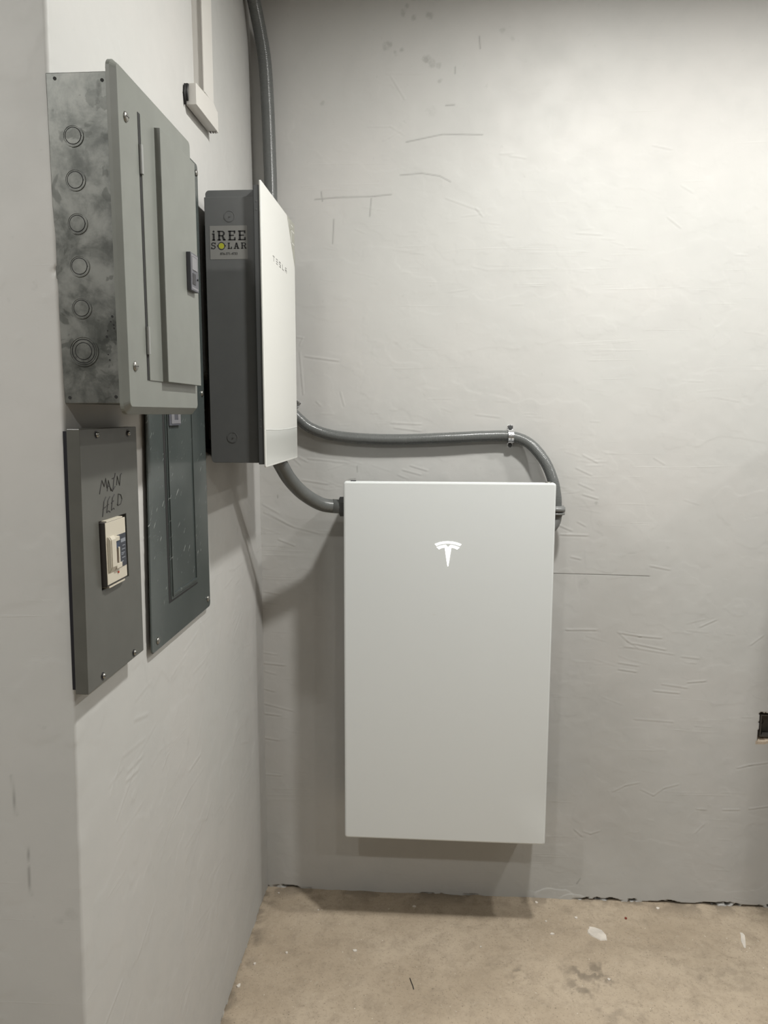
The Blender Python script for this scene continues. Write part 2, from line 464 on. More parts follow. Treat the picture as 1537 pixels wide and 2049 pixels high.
# ------------------------------------------------------------------ back wall
CRACKS = [[(0.377, 1.104), (0.54, 1.1025), (0.673, 1.100)],
 [(-0.11, 2.311), (-0.046, 2.315), (0.008, 2.306), (0.04, 2.289)], [(-0.368, 2.245), (-0.303, 2.25), (-0.201, 2.251), (-0.137, 2.256)],
 [(-0.092, 2.405), (0.016, 2.424), (0.133, 2.42)], [(-0.311, 2.187), (-0.315, 2.116)], [(-0.197, 2.247), (-0.202, 2.194)],
 [(0.119, 2.691), (0.122, 2.657)], [(0.05, 2.609), (0.05, 2.591)], [(0.024, 2.504), (0.049, 2.505)], [(-0.349, 2.267), (-0.345, 2.24)],
 [(-0.244, 1.439), (-0.242, 1.421)], [(-0.269, 1.398), (-0.249, 1.399)], [(-0.499, 1.345), (-0.498, 1.338)], [(.482, .057), (.493, .076)]]
RIDGES = [[(0.627, 2.379), (0.68, 2.367)], [(0.715, 2.265), (0.747, 2.246)], [(0.68, 2.176), (0.717, 2.147)], [(0.027, 2.243), (0.127, 2.206)],
 [(0.118, 2.211), (0.137, 2.189)], [(-0.151, 2.596), (-0.048, 2.594)], [(-0.206, 2.451), (-0.138, 2.449), (-0.101, 2.427)],
 [(-0.16, 2.411), (-0.11, 2.436)], [(0.214, 2.36), (0.259, 2.352)], [(-0.138, 2.589), (-0.097, 2.525)], [(0.416, 2.136), (0.488, 2.131)],
 [(0.187, 2.365), (0.223, 2.366)], [(0.584, 0.918), (0.615, 0.89), (0.646, 0.87)], [(0.631, 0.883), (0.731, 0.864)], [(0.604, 0.873), (0.756, 0.85)],
 [(0.784, 0.843), (0.835, 0.838)], [(0.591, 0.818), (0.649, 0.81)], [(0.592, 0.797), (0.644, 0.79)], [(0.836, 0.941), (0.882, 0.964)],
 [(0.728, 0.751), (0.804, 0.741)], [(0.704, 0.729), (0.78, 0.723)], [(0.647, 0.633), (0.767, 0.627)], [(0.809, 0.759), (0.86, 0.765)],
 [(0.993, 0.886), (1.027, 0.915)], [(0.589, 0.386), (0.627, 0.408), (0.666, 0.418)], [(0.678, 0.395), (0.717, 0.377), (0.749, 0.403), (0.793, 0.417)],
 [(0.499, 0.243), (0.521, 0.236), (0.549, 0.246)], [(0.47, 0.248), (0.493, 0.227)], [(0.856, 0.254), (0.88, 0.282)],
 [(0.976, 0.479), (1.013, 0.49), (1.07, 0.5)], [(1.022, 0.341), (1.08, 0.352)], [(0.857, 0.335), (0.885, 0.333)], [(0.94, 0.335), (0.989, 0.337)],
 [(-0.545, 1.316), (-0.495, 1.288)], [(-0.526, 1.288), (-0.448, 1.245), (-0.37, 1.225)], [(-0.542, 1.291), (-0.458, 1.248)],
 [(-0.496, 1.203), (-0.446, 1.184)], [(-0.46, 1.478), (-0.424, 1.444)], [(-0.442, 1.475), (-0.402, 1.454)], [(-0.418, 1.395), (-0.337, 1.383)],
 [(-0.398, 1.463), (-0.275, 1.451)], [(-0.547, 1.032), (-0.499, 1.024)], [(-0.548, 0.997), (-0.487, 0.988)], [(-0.548, 0.977), (-0.462, 0.972)],
 [(-0.554, 0.828), (-0.512, 0.822)], [(-0.555, 0.705), (-0.523, 0.697)], [(-0.558, 0.654), (-0.462, 0.631)], [(-0.559, 0.619), (-0.503, 0.613)],
 [(-0.558, 0.535), (-0.509, 0.527)], [(-0.561, 0.406), (-0.502, 0.403)], [(-0.551, 0.792), (-0.486, 0.786)], [(-0.549, 0.764), (-0.518, 0.756)],
 [(-0.125, 1.56), (-0.044, 1.55)], [(-0.074, 1.442), (-0.023, 1.427)], [(-0.114, 1.413), (-0.084, 1.401)], [(-0.135, 1.575), (-0.044, 1.571)],
 [(0.126, 1.601), (0.196, 1.593)], [(-0.099, 1.429), (-0.043, 1.414)], [(-0.42, 1.791), (-0.411, 1.665)], [(-0.369, 1.64), (-0.358, 1.63)],
 [(-0.403, 1.78), (-0.3, 1.766)], [(-0.429, 1.839), (-0.409, 1.836), (-0.42, 1.815)], [(-0.293, 1.668), (-0.283, 1.63)],
 [(0.456, 1.477), (0.499, 1.455)], [(0.448, 1.388), (0.49, 1.37)], [(0.437, 1.437), (0.482, 1.416)], [(0.461, 1.355), (0.503, 1.343)],
 [(0.396, 1.229), (0.477, 1.227)], [(0.448, 1.269), (0.47, 1.257)], [(0.392, 1.257), (0.428, 1.242)], [(0.672, 1.468), (0.702, 1.45)],
 [(0.431, 1.158), (0.458, 1.152)], [(0.675, 1.133), (0.732, 1.122)], [(0.423, 0.923), (0.515, 0.924)], [(0.591, 0.916), (0.652, 0.907), (0.718, 0.902)]]
SPOTS = [(-0.102, 2.759, .016, .5), (-0.071, 2.744, .012, .4), (-0.027, 2.751, .012, .4), (-0.147, 2.673, .016, .4), (-0.125, 2.655, .010, .35),
 (-0.107, 2.66, .010, .4), (-0.035, 2.633, .015, .45), (-.018, 2.622, .014, .4), (0.001, 2.615, .010, .3), (0.006, 2.571, .007, .4), (0.185, 2.701, .010, .3),
 (0.216, 2.679, .010, .2), (-0.016, 2.493, .018, .12), (-0.342, 2.518, .008, .3), (-.09, 2.78, .01, .35), (.70, 1.62, .05, .05), (.50, 1.33, .006, .4),
 (.515, 1.27, .012, .15), (.47, 1.075, .02, .16), (.25, 2.05, .06, .05)]

def back_wall():
    xs = axis((-.60, 1.13, .003), (1.13, 1.4, .03), (1.4, 3.6, .2))
    zs = axis((-.02, .10, .002), (.10, 1.090, .003), (1.090, 1.112, .0007), (1.112, 2.87, .003))
    U, V = np.meshgrid(xs, zs, indexing='ij')
    H = (fbm(U, V, 2.2, 3, 1) - .5) * .007 + (fbm(U, V, 13, 3, 5) - .5) * .0016
    # edges of overlapping plaster passes
    n = fbm(U * .8, V, 7, 4, 9); H += .00030 * sstep(n, .52, .545)
    n = fbm(U, V * 1.3, 16, 3, 21); H += .00018 * sstep(n, .57, .60)
    dirt = np.zeros_like(U); crk = np.zeros_like(U); raw = np.zeros_like(U); gap = np.zeros_like(U); pale = np.zeros_like(U)
    for r in RIDGES: ridge(H, xs, zs, r, .0024, random.uniform(.0006, .0011))
    rs = random.Random(3)
    for k in range(180):          # short near-level trowel drags in bands
        cx, cz, sx, sz = rs.choice([(-.46, .95, .10, .5), (-.46, .60, .08, .3), (.45, 1.40, .12, .12), (.6, .85, .2, .12), (-.1, 1.6, .3, .12), (-.1, 2.15, .3, .12), (.6, 2.1, .3, .2), (.9, .4, .15, .25), (-.35, 1.42, .12, .1), (.75, 1.7, .3, .4)])
        x = rs.gauss(cx, sx); z = rs.gauss(cz, sz * .6); L = rs.uniform(.015, .075); a = rs.gauss(-.12, .14)
        ridge(H, xs, zs, [(x, z), (x + L * math.cos(a), z + L * math.sin(a))], .0020, rs.uniform(.00012, .00045))
    for i_, c in enumerate(CRACKS):
        crack(crk, xs, zs, c, .0013 if i_ == 0 else .0019, .8 if i_ == 0 else .42)
    H -= crk * .0008
    for x, z, r, a in SPOTS:
        d = np.hypot(U - x, V - z) + (fbm(U, V, 60, 3, 33) - .5) * r * 1.6
        dirt = np.maximum(dirt, a * sstep(d, r, r * .35))
    # loose repair patches of plaster at the foot of the wall
    for cx, cz, rx, rz in ((.41, .012, .065, .028), (.475, .0, .05, .022)):
        d = np.hypot((U - cx) / rx, (V - cz) / rz) + (fbm(U, V, 30, 3, 40) - .5) * .5
        m = sstep(d, 1, .9); H += m * .0010; pale = np.maximum(pale, m * .22)
    # torn foot of the wall over the slab
    jag = fbm(U, U * 0 + 3.3, 26, 4, 50)
    amt = .004 + .012 * np.maximum(jag - .38, 0) * (1 + 1.2 * sstep(U, .48, .55)) + .004 * sstep(np.abs(U + .49), .06, .01)
    on = np.clip(sstep(U, .46, .52) + .8 * sstep(np.abs(U + .475), .035, .02) + .35 * sstep(fbm(U, V * 0, 14, 3, 58), .52, .6), 0, 1)
    gap = on * sstep(V, amt + .0015, amt) * sstep(fbm(U, V, 45, 3, 55), .34, .46)
    H -= gap * .012
    # broken recess round the sunk box at the right
    jx = 1.034 + (fbm(U * 0 + 1, V, 70, 3, 60) - .5) * .010
    jz0 = .574 + (fbm(U, V * 0, 60, 3, 61) - .5) * .012; jz1 = .664 + (fbm(U, V * 0, 60, 3, 62) - .5) * .014
    m = ((U > jx) & (U < 1.20) & (V > jz0) & (V < jz1)).astype(float)
    H -= m * .055; raw = np.maximum(raw, m)
    e = ((U > jx - .006) & (U < 1.2) & (V > jz0 - .012) & (V < jz0 + .002)).astype(float); raw = np.maximum(raw, e * .9)
    # undulating corner bead
    return grid_object('wall_back', U, YB - H, V, M['wall'], dict(dirt=dirt, crack=crk, raw=raw, gap=gap, pale=pale))
back_wall()

# ------------------------------------------------------------------ left wall: its end faces the camera, its side carries the panels
def left_wall():
    R = .0055
    path = []
    for x in axis((-3.0, -.9, .3), (-.9, XL - R, .004))[:-1]: path.append((x, YE, 0, -1))
    for k in range(9):
        a = math.radians(-90 + 90 * k / 8)
        path.append((XL - R + R * math.cos(a), YE + R + R * math.sin(a), math.cos(a), math.sin(a)))
    for y in axis((YE + R + .004, YB + .02, .004)): path.append((XL, y, 1, 0))
    path = np.array(path)
    zs = axis((-.02, .08, .002), (.08, 2.87, .004))
    nside = (path[:, 2] > .5)
    s = np.cumsum(np.r_[0, np.hypot(*np.diff(path[:, :2], axis=0).T)])
    Sg, V = np.meshgrid(s, zs, indexing='ij')
    Yc = np.repeat(path[:, 1:2], len(zs), 1); Xc = np.repeat(path[:, 0:1], len(zs), 1); side = np.repeat(nside[:, None], len(zs), 1)
    H = (fbm(Sg, V, 2.0, 3, 101) - .5) * .006 + (fbm(Sg, V, 12, 3, 105) - .5) * .0014
    n = fbm(Sg, V, 8, 4, 109); H += .0004 * sstep(n, .53, .545)
    # keep the surface true where the panels sit and along the mouth
    H *= 1.0
    crk = np.zeros_like(V); dirt = np.zeros_like(V); raw = np.zeros_like(V); gap = np.zeros_like(V); pale = np.zeros_like(V)
    i0 = int(np.argmax(path[:, 1] > YE + R)); soff = s[i0] - path[i0, 1]
    soe = s[5] - path[5, 0]
    rs = random.Random(5)
    for y, z, y2, z2 in ((1.289, .954, 1.354, .952), (1.327, 1.036, 1.39, 1.021), (1.283, .939, 1.334, .935), (1.157, .565, 1.229, .589), (1.353, .577, 1.352, .617), (1.622, .791, 1.704, .792)):
        ridge(H, s, zs, [(y + soff, z), (y2 + soff, z2)], .003, .0009)
    for k in range(150):
        y = rs.uniform(1.2, 2.3); z = rs.uniform(.2, 1.6); L = rs.uniform(.03, .12); a = rs.gauss(.25, .3)
        ridge(H, s, zs, [(y + soff, z), (y + soff + L * math.cos(a), z + L * math.sin(a))], .0028, rs.uniform(.0002, .0006))
    for c in ([(-.663, 1.035), (-.661, 1.003), (-.658, .97)], [(-.642, .918), (-.639, .896)], [(-.641, .886), (-.64, .858), (-.638, .839)]):
        crack(crk, s, zs, [(x + soe, z) for x, z in c], .0015, .45)
    for x, z, r, a in ((-.575, .81, .014, .25), (-.589, .80, .010, .2), (-.64, 2.25, .01, .1)):
        d = np.hypot(Sg - soe - x, V - z) + (fbm(Sg, V, 60, 3, 133) - .5) * r * 1.5
        dirt = np.maximum(dirt, a * sstep(d, r, r * .3))
    for y, z, r, a in ((1.62, .86, .012, .25), (1.5, 2.45, .02, .05), (2.10, 1.28, .012, .2), (1.36, .72, .02, .12)):
        d = np.hypot(Sg - soff - y, V - z) + (fbm(Sg, V, 60, 3, 134) - .5) * r * 1.5
        dirt = np.maximum(dirt, a * sstep(d, r, r * .3))
    # chip on the arris
    d = np.hypot(Sg - (soe - .553), (V - 1.809) * 1.4)
    m = sstep(d + (fbm(Sg, V, 80, 3, 71) - .5) * .01, .013, .010); H -= m * .0025; pale = np.maximum(pale, m * .8)
    # wavering arris
    arr = np.exp(-((Sg - (i0 and s[i0])) / .02) ** 2)
    H += arr * (fbm(Sg * 0, V, 9, 4, 72) - .5) * .006
    # hole knocked through behind the white enclosure
    yy = Sg - soff
    e = (fbm(yy, V, 35, 3, 80) - .5)
    m = side * sstep(yy + e * .02, 1.793, 1.797) * sstep(yy, 2.10, 2.09) * sstep(V + e * .03, 1.500, 1.506) * sstep(V + e * .03, 1.700, 1.694)
    deep = sstep(yy + e * .03 - (V < 1.64) * .04, 1.815, 1.835)
    H -= m * (.012 + .06 * deep); raw = np.maximum(raw, m * (1 - .0 * deep)); gap = np.maximum(gap, m * deep * .9)
    # torn foot
    jag = fbm(Sg, Sg * 0 + 3.3, 30, 4, 90)
    amt = .003 + .012 * np.maximum(jag - .36, 0)
    g2 = side * sstep(V, amt + .0015, amt) * sstep(fbm(Sg, V, 45, 3, 95), .36, .48)
    gap = np.maximum(gap, g2 * .8); H -= g2 * .008
    pale = np.maximum(pale, side * .6 * sstep(V, .014, .006) * sstep(fbm(Sg, V, 50, 3, 97), .5, .6))
    nx = path[:, 2:3]; ny = path[:, 3:4]
    # the arris is out of plumb, leaning away towards the top
    lean = np.interp(V, [0, .63, 1.16, 1.586, 2.17, 2.87], [1.060, 1.079, 1.103, 1.114, 1.127, 1.140]) - YE
    Yc = Yc + lean * np.clip(1 - (Yc - YE) / .3, 0, 1)
    return grid_object('wall_left', Xc + nx * H, Yc + ny * H, V, M['wall'], dict(dirt=dirt, crack=crk, raw=raw, gap=gap, pale=pale))
left_wall()

# ------------------------------------------------------------------ floor, ceiling, far walls of the room
def floor_h(U, V):
    h = (fbm(U, V, 3, 3, 200) - .5) * .006 + (fbm(U, V, 26, 3, 203) - .5) * .0032
    h += .004 * sstep(YB - V, .05, .0) * (fbm(U, V, 30, 3, 207) - .2)
    return h
def fz(x, y):
    return float(floor_h(np.array([[x]]), np.array([[y]]))[0, 0])
def make_floor():
    xs = axis((-3.0, -.62, .2), (-.62, 1.25, .005), (1.25, 3.6, .2))
    ys = axis((-3.2, 1.3, .2), (1.3, 2.40, .005))
    U, V = np.meshgrid(xs, ys, indexing='ij')
    H = floor_h(U, V)
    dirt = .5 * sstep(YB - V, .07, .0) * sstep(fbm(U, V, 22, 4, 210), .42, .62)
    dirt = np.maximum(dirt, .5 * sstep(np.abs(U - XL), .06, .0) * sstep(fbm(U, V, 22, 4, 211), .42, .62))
    for x, y, r, a in ((.47, 2.05, .07, .55), (.42, 1.99, .05, .45), (.83, 2.06, .09, .25), (.25, 2.03, .03, .45), (-.2, 1.95, .03, .2), (.5, 1.88, .06, .3)):
        d = np.hypot(U - x, V - y) + (fbm(U, V, 30, 4, 215) - .5) * r * 2.2
        dirt = np.maximum(dirt, a * sstep(d, r, r * .2) * sstep(fbm(U, V, 55, 3, 216), .40, .6))
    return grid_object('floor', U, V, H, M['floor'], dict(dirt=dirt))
make_floor()
def shell(name, *b, mat='wall'):
    return struct(MB().box(*b).build(name, M[mat]))
shell('ceiling', -3.1, 3.7, -3.3, YB + .12, ZC, ZC + .1, mat='ceil')
shell('wall_right', 3.6, 3.7, -3.3, YB + .12, -.05, ZC, mat='ceil')
shell('wall_front', -3.1, 3.7, -3.3, -3.2, -.05, ZC, mat='ceil')
shell('wall_far_left', -3.1, -3.0, -3.3, YE + .1, -.05, ZC, mat='ceil')

# ------------------------------------------------------------------ ceiling downlights (above the frame)
def downlight(x, y, k):
    t = thing('ceiling_downlight', (x, y, ZC), 'unseen round recessed ceiling downlight out of frame overhead', 'ceiling light', 'round downlights in the ceiling')
    MB().annulus('z', (x, y), .066, .082, ZC - .012, ZC).build('trim_ring', M['white_pvc'], t, smooth=True)
    MB().cyl('z', (x, y), .066, ZC - .004, ZC).build('lens', M['lens'], t)
    ld = bpy.data.lights.new('lamp', 'AREA'); ld.shape = 'DISK'; ld.size = .13
    ld.energy = LAMP_W * k; ld.color = LAMP_COL
    lo = bpy.data.objects.new('lamp', ld); COL.objects.link(lo); lo.parent = t
    lo.location = (0, 0, LAMP_Z - ZC)
for x, y, k in LAMPS: downlight(x, y, k)

# ------------------------------------------------------------------ screws
def screw_x(parent, x, y, z, r=.0055, washer=False, mat='screw', slot=True):
    b = MB(); b.cyl('x', (y, z), r, x, x + .0012, 20, dome=.0028)
    if slot:
        b.cur = 1; b.box(x + .0036, x + .0042, y - r * .7, y + r * .7, z - .0005, z + .0005)
    return b.build('screw', [M[mat], M['black']], parent, smooth=True)

# ------------------------------------------------------------------ 1. sage grey breaker panel (top left)
def breaker_panel():
    t = thing('breaker_panel', (XL, 1.27, 1.602), 'large sage grey breaker panel with hinged door and bare steel side, upper left wall', 'electrical panel')
    y0 = 1.119
    b = MB().box(-.5575, -.4620, y0, 1.392, 1.618, 2.084)
    box = b.build('steel_box', M['galv'], t, bevel=.0012)
    box['label'] = 'bare galvanised steel side with knockouts and oily smudges'
    for i, z in enumerate((1.998, 1.9375, 1.877, 1.817, 1.757)):
        k = MB(); c = (-.521, z)
        k.cyl('y', c, .0110, y0 - .0009, y0 + .0005, 36)
        k.annulus('y', c, .0140, .0152, y0 - .0011, y0 + .0004)
        k.annulus('y', c, .0122, .0136, y0 - .0006, y0 + .0004)
        k.cur = 1; k.annulus('y', c, .0110, .0121, y0 - .0003, y0 + .0004)
        k.cyl('y', (c[0] + .0116, c[1]), .0011, y0 - .0008, y0, 10)
        k.build('knockout', [M['galv'], M['dark_gap']], box)
    k = MB(); c = (-.521, 1.695)
    k.cyl('y', c, .0118, y0 - .0009, y0 + .0005, 36)
    for r0, r1, dd in ((.0130, .0165, .0007), (.0178, .0195, .0009), (.0203, .0225, .0011)): k.annulus('y', c, r0, r1, y0 - dd, y0 + .0004)
    k.cur = 1
    for r0, r1 in ((.0118, .0129), (.0166, .0177)): k.annulus('y', c, r0, r1, y0 - .0003, y0 + .0004)
    k.build('knockout', [M['galv'], M['dark_gap']], box)
    for x, z in ((-.544, 2.076), (-.475, 2.072), (-.546, 1.627), (-.475, 1.628)):
        MB().cyl('y', (x, z), .0024, y0 - .0006, y0 + .001, 14).build('fixing_hole', M['dark_gap'], box)
    for x, z, r in ((-.4755, 1.745, .0017), (-.478, 1.7375, .0012), (-.474, 1.733, .0014), (-.4735, 1.728, .0013), (-.4835, 1.7245, .001), (-.485, 1.716, .0018), (-.484, 1.69, .001), (-.482, 1.682, .0012)):
        MB().cyl('y', (x, z), r, y0 - .0004, y0 + .001, 10).build('pinhole', M['dark_gap'], box)
    # cover with turned-back rim
    oy0, oy1, oz0, oz1 = 1.0955, 1.425, 1.6020, 2.0950
    o = rr(oy0, oz0, oy1, oz1, .016); inn = rr(oy0 + .004, oz0 + .0115, oy1 - .006, oz1 - .008, .008)
    cv = MB().loft('x', [(-.4600, o), (-.4545, o), (-.4455, inn)]).build('cover', M['grey_cover'], t, bevel=.0010)
    # door: flat hinge strip, folded step, raised field
    d = MB()
    prof = [(1.1775, -.4438), (1.2330, -.4438), (1.2350, -.4345), (1.4090, -.4345), (1.4090, -.4460), (1.1775, -.4460)]
    d.loft('z', [(1.6545, [(x, y) for y, x in prof]), (2.0480, [(x, y) for y, x in prof])])
    door = d.build('door', M['grey_cover'], t, bevel=.0008)
    g = MB()
    g.box(-.4457, -.4449, 1.1705, 1.1778, 1.6545, 2.0480)
    g.build('door_gap', M['dark_gap'], t)
    for z in (1.9815, 1.7150):
        hg = MB().tube([(-.4435, 1.1740, z - .021), (-.4435, 1.1740, z + .021)], .0034, 12)
        hg.box(-.4450, -.4432, 1.1740, 1.1830, z - .020, z + .020)
        ho = hg.build('hinge', M['hinge'], t, smooth=False)
    # latch
    l = MB().box(-.4345, -.4265, 1.3445, 1.3860, 1.8180, 1.8830).build('latch', M['latch'], t, bevel=.0010)
    MB().ringplate('x', rr(1.3475, 1.8210, 1.3840, 1.8800), rr(1.3500, 1.8240, 1.3815, 1.8770), -.4268, -.4262).build('latch_rim', M['latch_insert'], l)
    MB().box(-.4268, -.4255, 1.3500, 1.3780, 1.8535, 1.8760).build('pull_tab', M['latch_insert'], l, bevel=.0004)
    MB().box(-.4268, -.4258, 1.3515, 1.3690, 1.8290, 1.8480).build('slot', M['black'], l)
    MB().cyl('x', (1.379, 1.840), .0016, -.4268, -.4250, 10).build('lock_pin', M['black'], l)
    for y, z in ((1.1245, 2.0240), (1.4120, 2.0320), (1.1230, 1.6730), (1.4140, 1.6740)):
        screw_x(t, -.4458, y, z, .0074)
    return t
breaker_panel()

# ------------------------------------------------------------------ 2. main feed panel (lower left)
HW = [[(1.1575, 1.4775), (1.1601, 1.484), (1.1681, 1.4984), (1.175, 1.4878), (1.1817, 1.5004), (1.1854, 1.4842)], [(1.1856, 1.4794), (1.1917, 1.4964), (1.1998, 1.4785)],
 [(1.1889, 1.487), (1.1952, 1.4872)], [(1.206, 1.4978), (1.2164, 1.4991), (1.219, 1.506)], [(1.2139, 1.4993), (1.2076, 1.4793)], [(1.1986, 1.4835), (1.2056, 1.4774), (1.2167, 1.4844)],
 [(1.2228, 1.4855), (1.2263, 1.5005), (1.2344, 1.4844), (1.2397, 1.5016), (1.2448, 1.5035)], [(1.1643, 1.4406), (1.1716, 1.4639), (1.1798, 1.471)], [(1.1668, 1.4529), (1.1776, 1.4553)],
 [(1.1802, 1.4454), (1.1865, 1.4644), (1.1946, 1.4699)], [(1.1814, 1.4564), (1.1883, 1.4578)], [(1.1802, 1.4454), (1.1872, 1.4477), (1.1932, 1.4448)],
 [(1.198, 1.4469), (1.2044, 1.4667), (1.2127, 1.4718)], [(1.1985, 1.4587), (1.2083, 1.4614)], [(1.198, 1.4469), (1.2065, 1.4496), (1.2094, 1.4476)],
 [(1.2213, 1.4539), (1.225, 1.4518), (1.2359, 1.4532), (1.2416, 1.4604), (1.2376, 1.4686), (1.2276, 1.4708), (1.2239, 1.4536)]]
def main_panel():
    t = thing('main_feed_panel', (XL, 1.203, 1.178), 'dark taupe cover plate hand-lettered MAIN FEED over a cream breaker switch', 'electrical panel')
    X = -.5250
    MB().ringplate('x', [(1.0940, 1.181), (1.302, 1.181), (1.309, 1.577), (1.106, 1.577)], rr(1.149, 1.322, 1.259, 1.436), -.5535, -.5420).build('back_tray', M['black'], t)
    MB().ringplate('x', [(1.0860, 1.1765), (1.3085, 1.1765), (1.3160, 1.5805), (1.1000, 1.5805)], rr(1.1500, 1.3245, 1.2570, 1.4340), -.5450, X).build('cover', M['main_cover'], t, bevel=.0011)
    b = MB()
    for s_ in HW:
        b.tube([(X + .0002, y, z) for y, z in s_], .00075, 6)
    w = b.build('handwriting', M['ink'], t); w['label'] = 'MAIN FEED written in black marker'
    for y, z in ((1.1560, 1.5705), (1.2780, 1.5700), (1.1380, 1.1880), (1.2640, 1.1860)):
        MB().cyl('x', (y, z), .0065, X - .0005, X + .0003, 20).build('screw_hole', M['black'], t)
        screw_x(t, X + .0003, y + .0015, z, .0045)
    k = MB().box(-.5530, -.5168, 1.1525, 1.2290, 1.3290, 1.4325).build('circuit_breaker', M['breaker_side'], t, bevel=.0008)
    k['label'] = 'cream moulded case circuit breaker'
    MB().box(-.5168, -.5158, 1.1525, 1.2290, 1.3325, 1.4320).build('face_plate', M['cream'], k, bevel=.0004)
    MB().box(-.5300, -.5172, 1.160, 1.222, 1.4315, 1.4345).build('terminal_lip', M['cream'], k)
    MB().box(-.5300, -.5172, 1.160, 1.222, 1.3260, 1.3300).build('terminal_lip', M['cream'], k)
    MB().box(-.5160, -.5150, 1.1935, 1.2270, 1.3520, 1.4065).build('rating_label', M['charcoal_label'], k)
    n = MB(); n.box(-.5151, -.5147, 1.206, 1.2245, 1.3925, 1.3985)
    for i, (z, a, c) in enumerate(((1.386, 1.212, 1.222), (1.380, 1.209, 1.222), (1.374, 1.206, 1.220), (1.3715, 1.206, 1.216), (1.366, 1.208, 1.221), (1.360, 1.205, 1.214))):
        n.box(-.5151, -.5147, a, c, z, z + .0013)
    n.build('label_print', M['label_print'], k)
    # toggle surround standing proud, rounded at the top, sloped at the foot
    s_ = MB()
    prof = [(1.3495, -.5158), (1.3600, -.5100), (1.4040, -.5100), (1.4090, -.5130), (1.4090, -.5158)]
    def slab(y0, y1): s_.loft('y', [(y0, [(x, z) for z, x in prof]), (y1, [(x, z) for z, x in prof])])
    slab(1.1560, 1.1580); slab(1.1610, 1.1780)
    s_.box(-.5158, -.5105, 1.1780, 1.1990, 1.3540, 1.3620); s_.box(-.5158, -.5105, 1.1780, 1.1930, 1.3990, 1.4060)
    s_.box(-.5158, -.5110, 1.1885, 1.1935, 1.3600, 1.3880)
    s_.build('toggle_surround', M['cream'], k, bevel=.0005)
    MB().box(-.5158, -.5128, 1.1780, 1.1960, 1.3860, 1.3995).build('toggle', M['navy'], k)
    MB().box(-.5158, -.5145, 1.1780, 1.1890, 1.3620, 1.3860).build('toggle_well', M['rust_red'], k)
    MB().cyl('x', (1.1925, 1.3460), .0016, -.5160, -.5140, 10).build('trip_button', M['red'], k)
    return t
main_panel()

# ------------------------------------------------------------------ 3. flush dark panel
def dark_panel():
    t = thing('flush_breaker_panel', (XL, 1.589, 1.138), 'dark slate grey flush breaker panel flecked with pale paint, behind the sage grey one', 'electrical panel')
    X = -.5432
    # the sheet hangs slightly out of plumb
    plumb = lambda P, k: [(y + k * (z - 1.138) * max(0, 1.7830 - y) / .3885, z) for y, z in P]
    pl = plumb(rr(1.3955, 1.1380, 1.7830, 2.1640, .010), .042)
    pin = plumb(rr(1.3975, 1.1400, 1.7810, 2.1620, .009), .042)
    MB().plate('x', rr(1.4330, 1.1600, 1.7660, 2.1460, .006), -.5535, -.5465).build('back_tray', M['black'], t)
    MB().loft('x', [(-.5462, pl), (-.5446, pl), (X, pin)]).build('cover', M['dark_panel'], t, bevel=.0005)
    # door with pressed double groove
    d = MB()
    d.plate('x', rr(1.5110, 1.2195, 1.6850, 2.0800, .003), X - .0005, X + .0016)
    door = d.build('door', M['dark_panel'], t, bevel=.0008)
    g = MB(); g.ringplate('x', rr(1.4975, 1.2150, 1.6880, 2.0840), rr(1.5085, 1.2200, 1.6860, 2.0810), X - .0002, X + .0003)
    g.build('door_gap', M['dark_gap'], t)
    r_ = MB(); r_.ringplate('x', rr(1.5160, 1.2260, 1.6790, 2.0740), rr(1.5230, 1.2320, 1.6730, 2.0680), X + .0012, X + .0042)
    r_.build('pressed_bead', M['dark_panel'], door, bevel=.0006)
    l = MB().box(X + .001, X + .007, 1.5200, 1.5880, 1.5790, 1.6500).build('latch', M['latch'], door, bevel=.0008)
    MB().box(X + .0065, X + .0082, 1.5330, 1.5860, 1.5920, 1.6480).build('latch_plate', M['latch_insert'], l, bevel=.0004) if False else None
    MB().ringplate('x', rr(1.5310, 1.5830, 1.5865, 1.6480), rr(1.5480, 1.5905, 1.5705, 1.6400), X + .0065, X + .0078).build('latch_rim', M['latch_insert'], l)
    for y, z in ((1.7700, 2.1420), (1.7640, 1.6500), (1.4270, 1.1580), (1.7620, 1.1610)):
        screw_x(t, X, y, z, .0070, mat='screw', slot=False)
    return t
dark_panel()

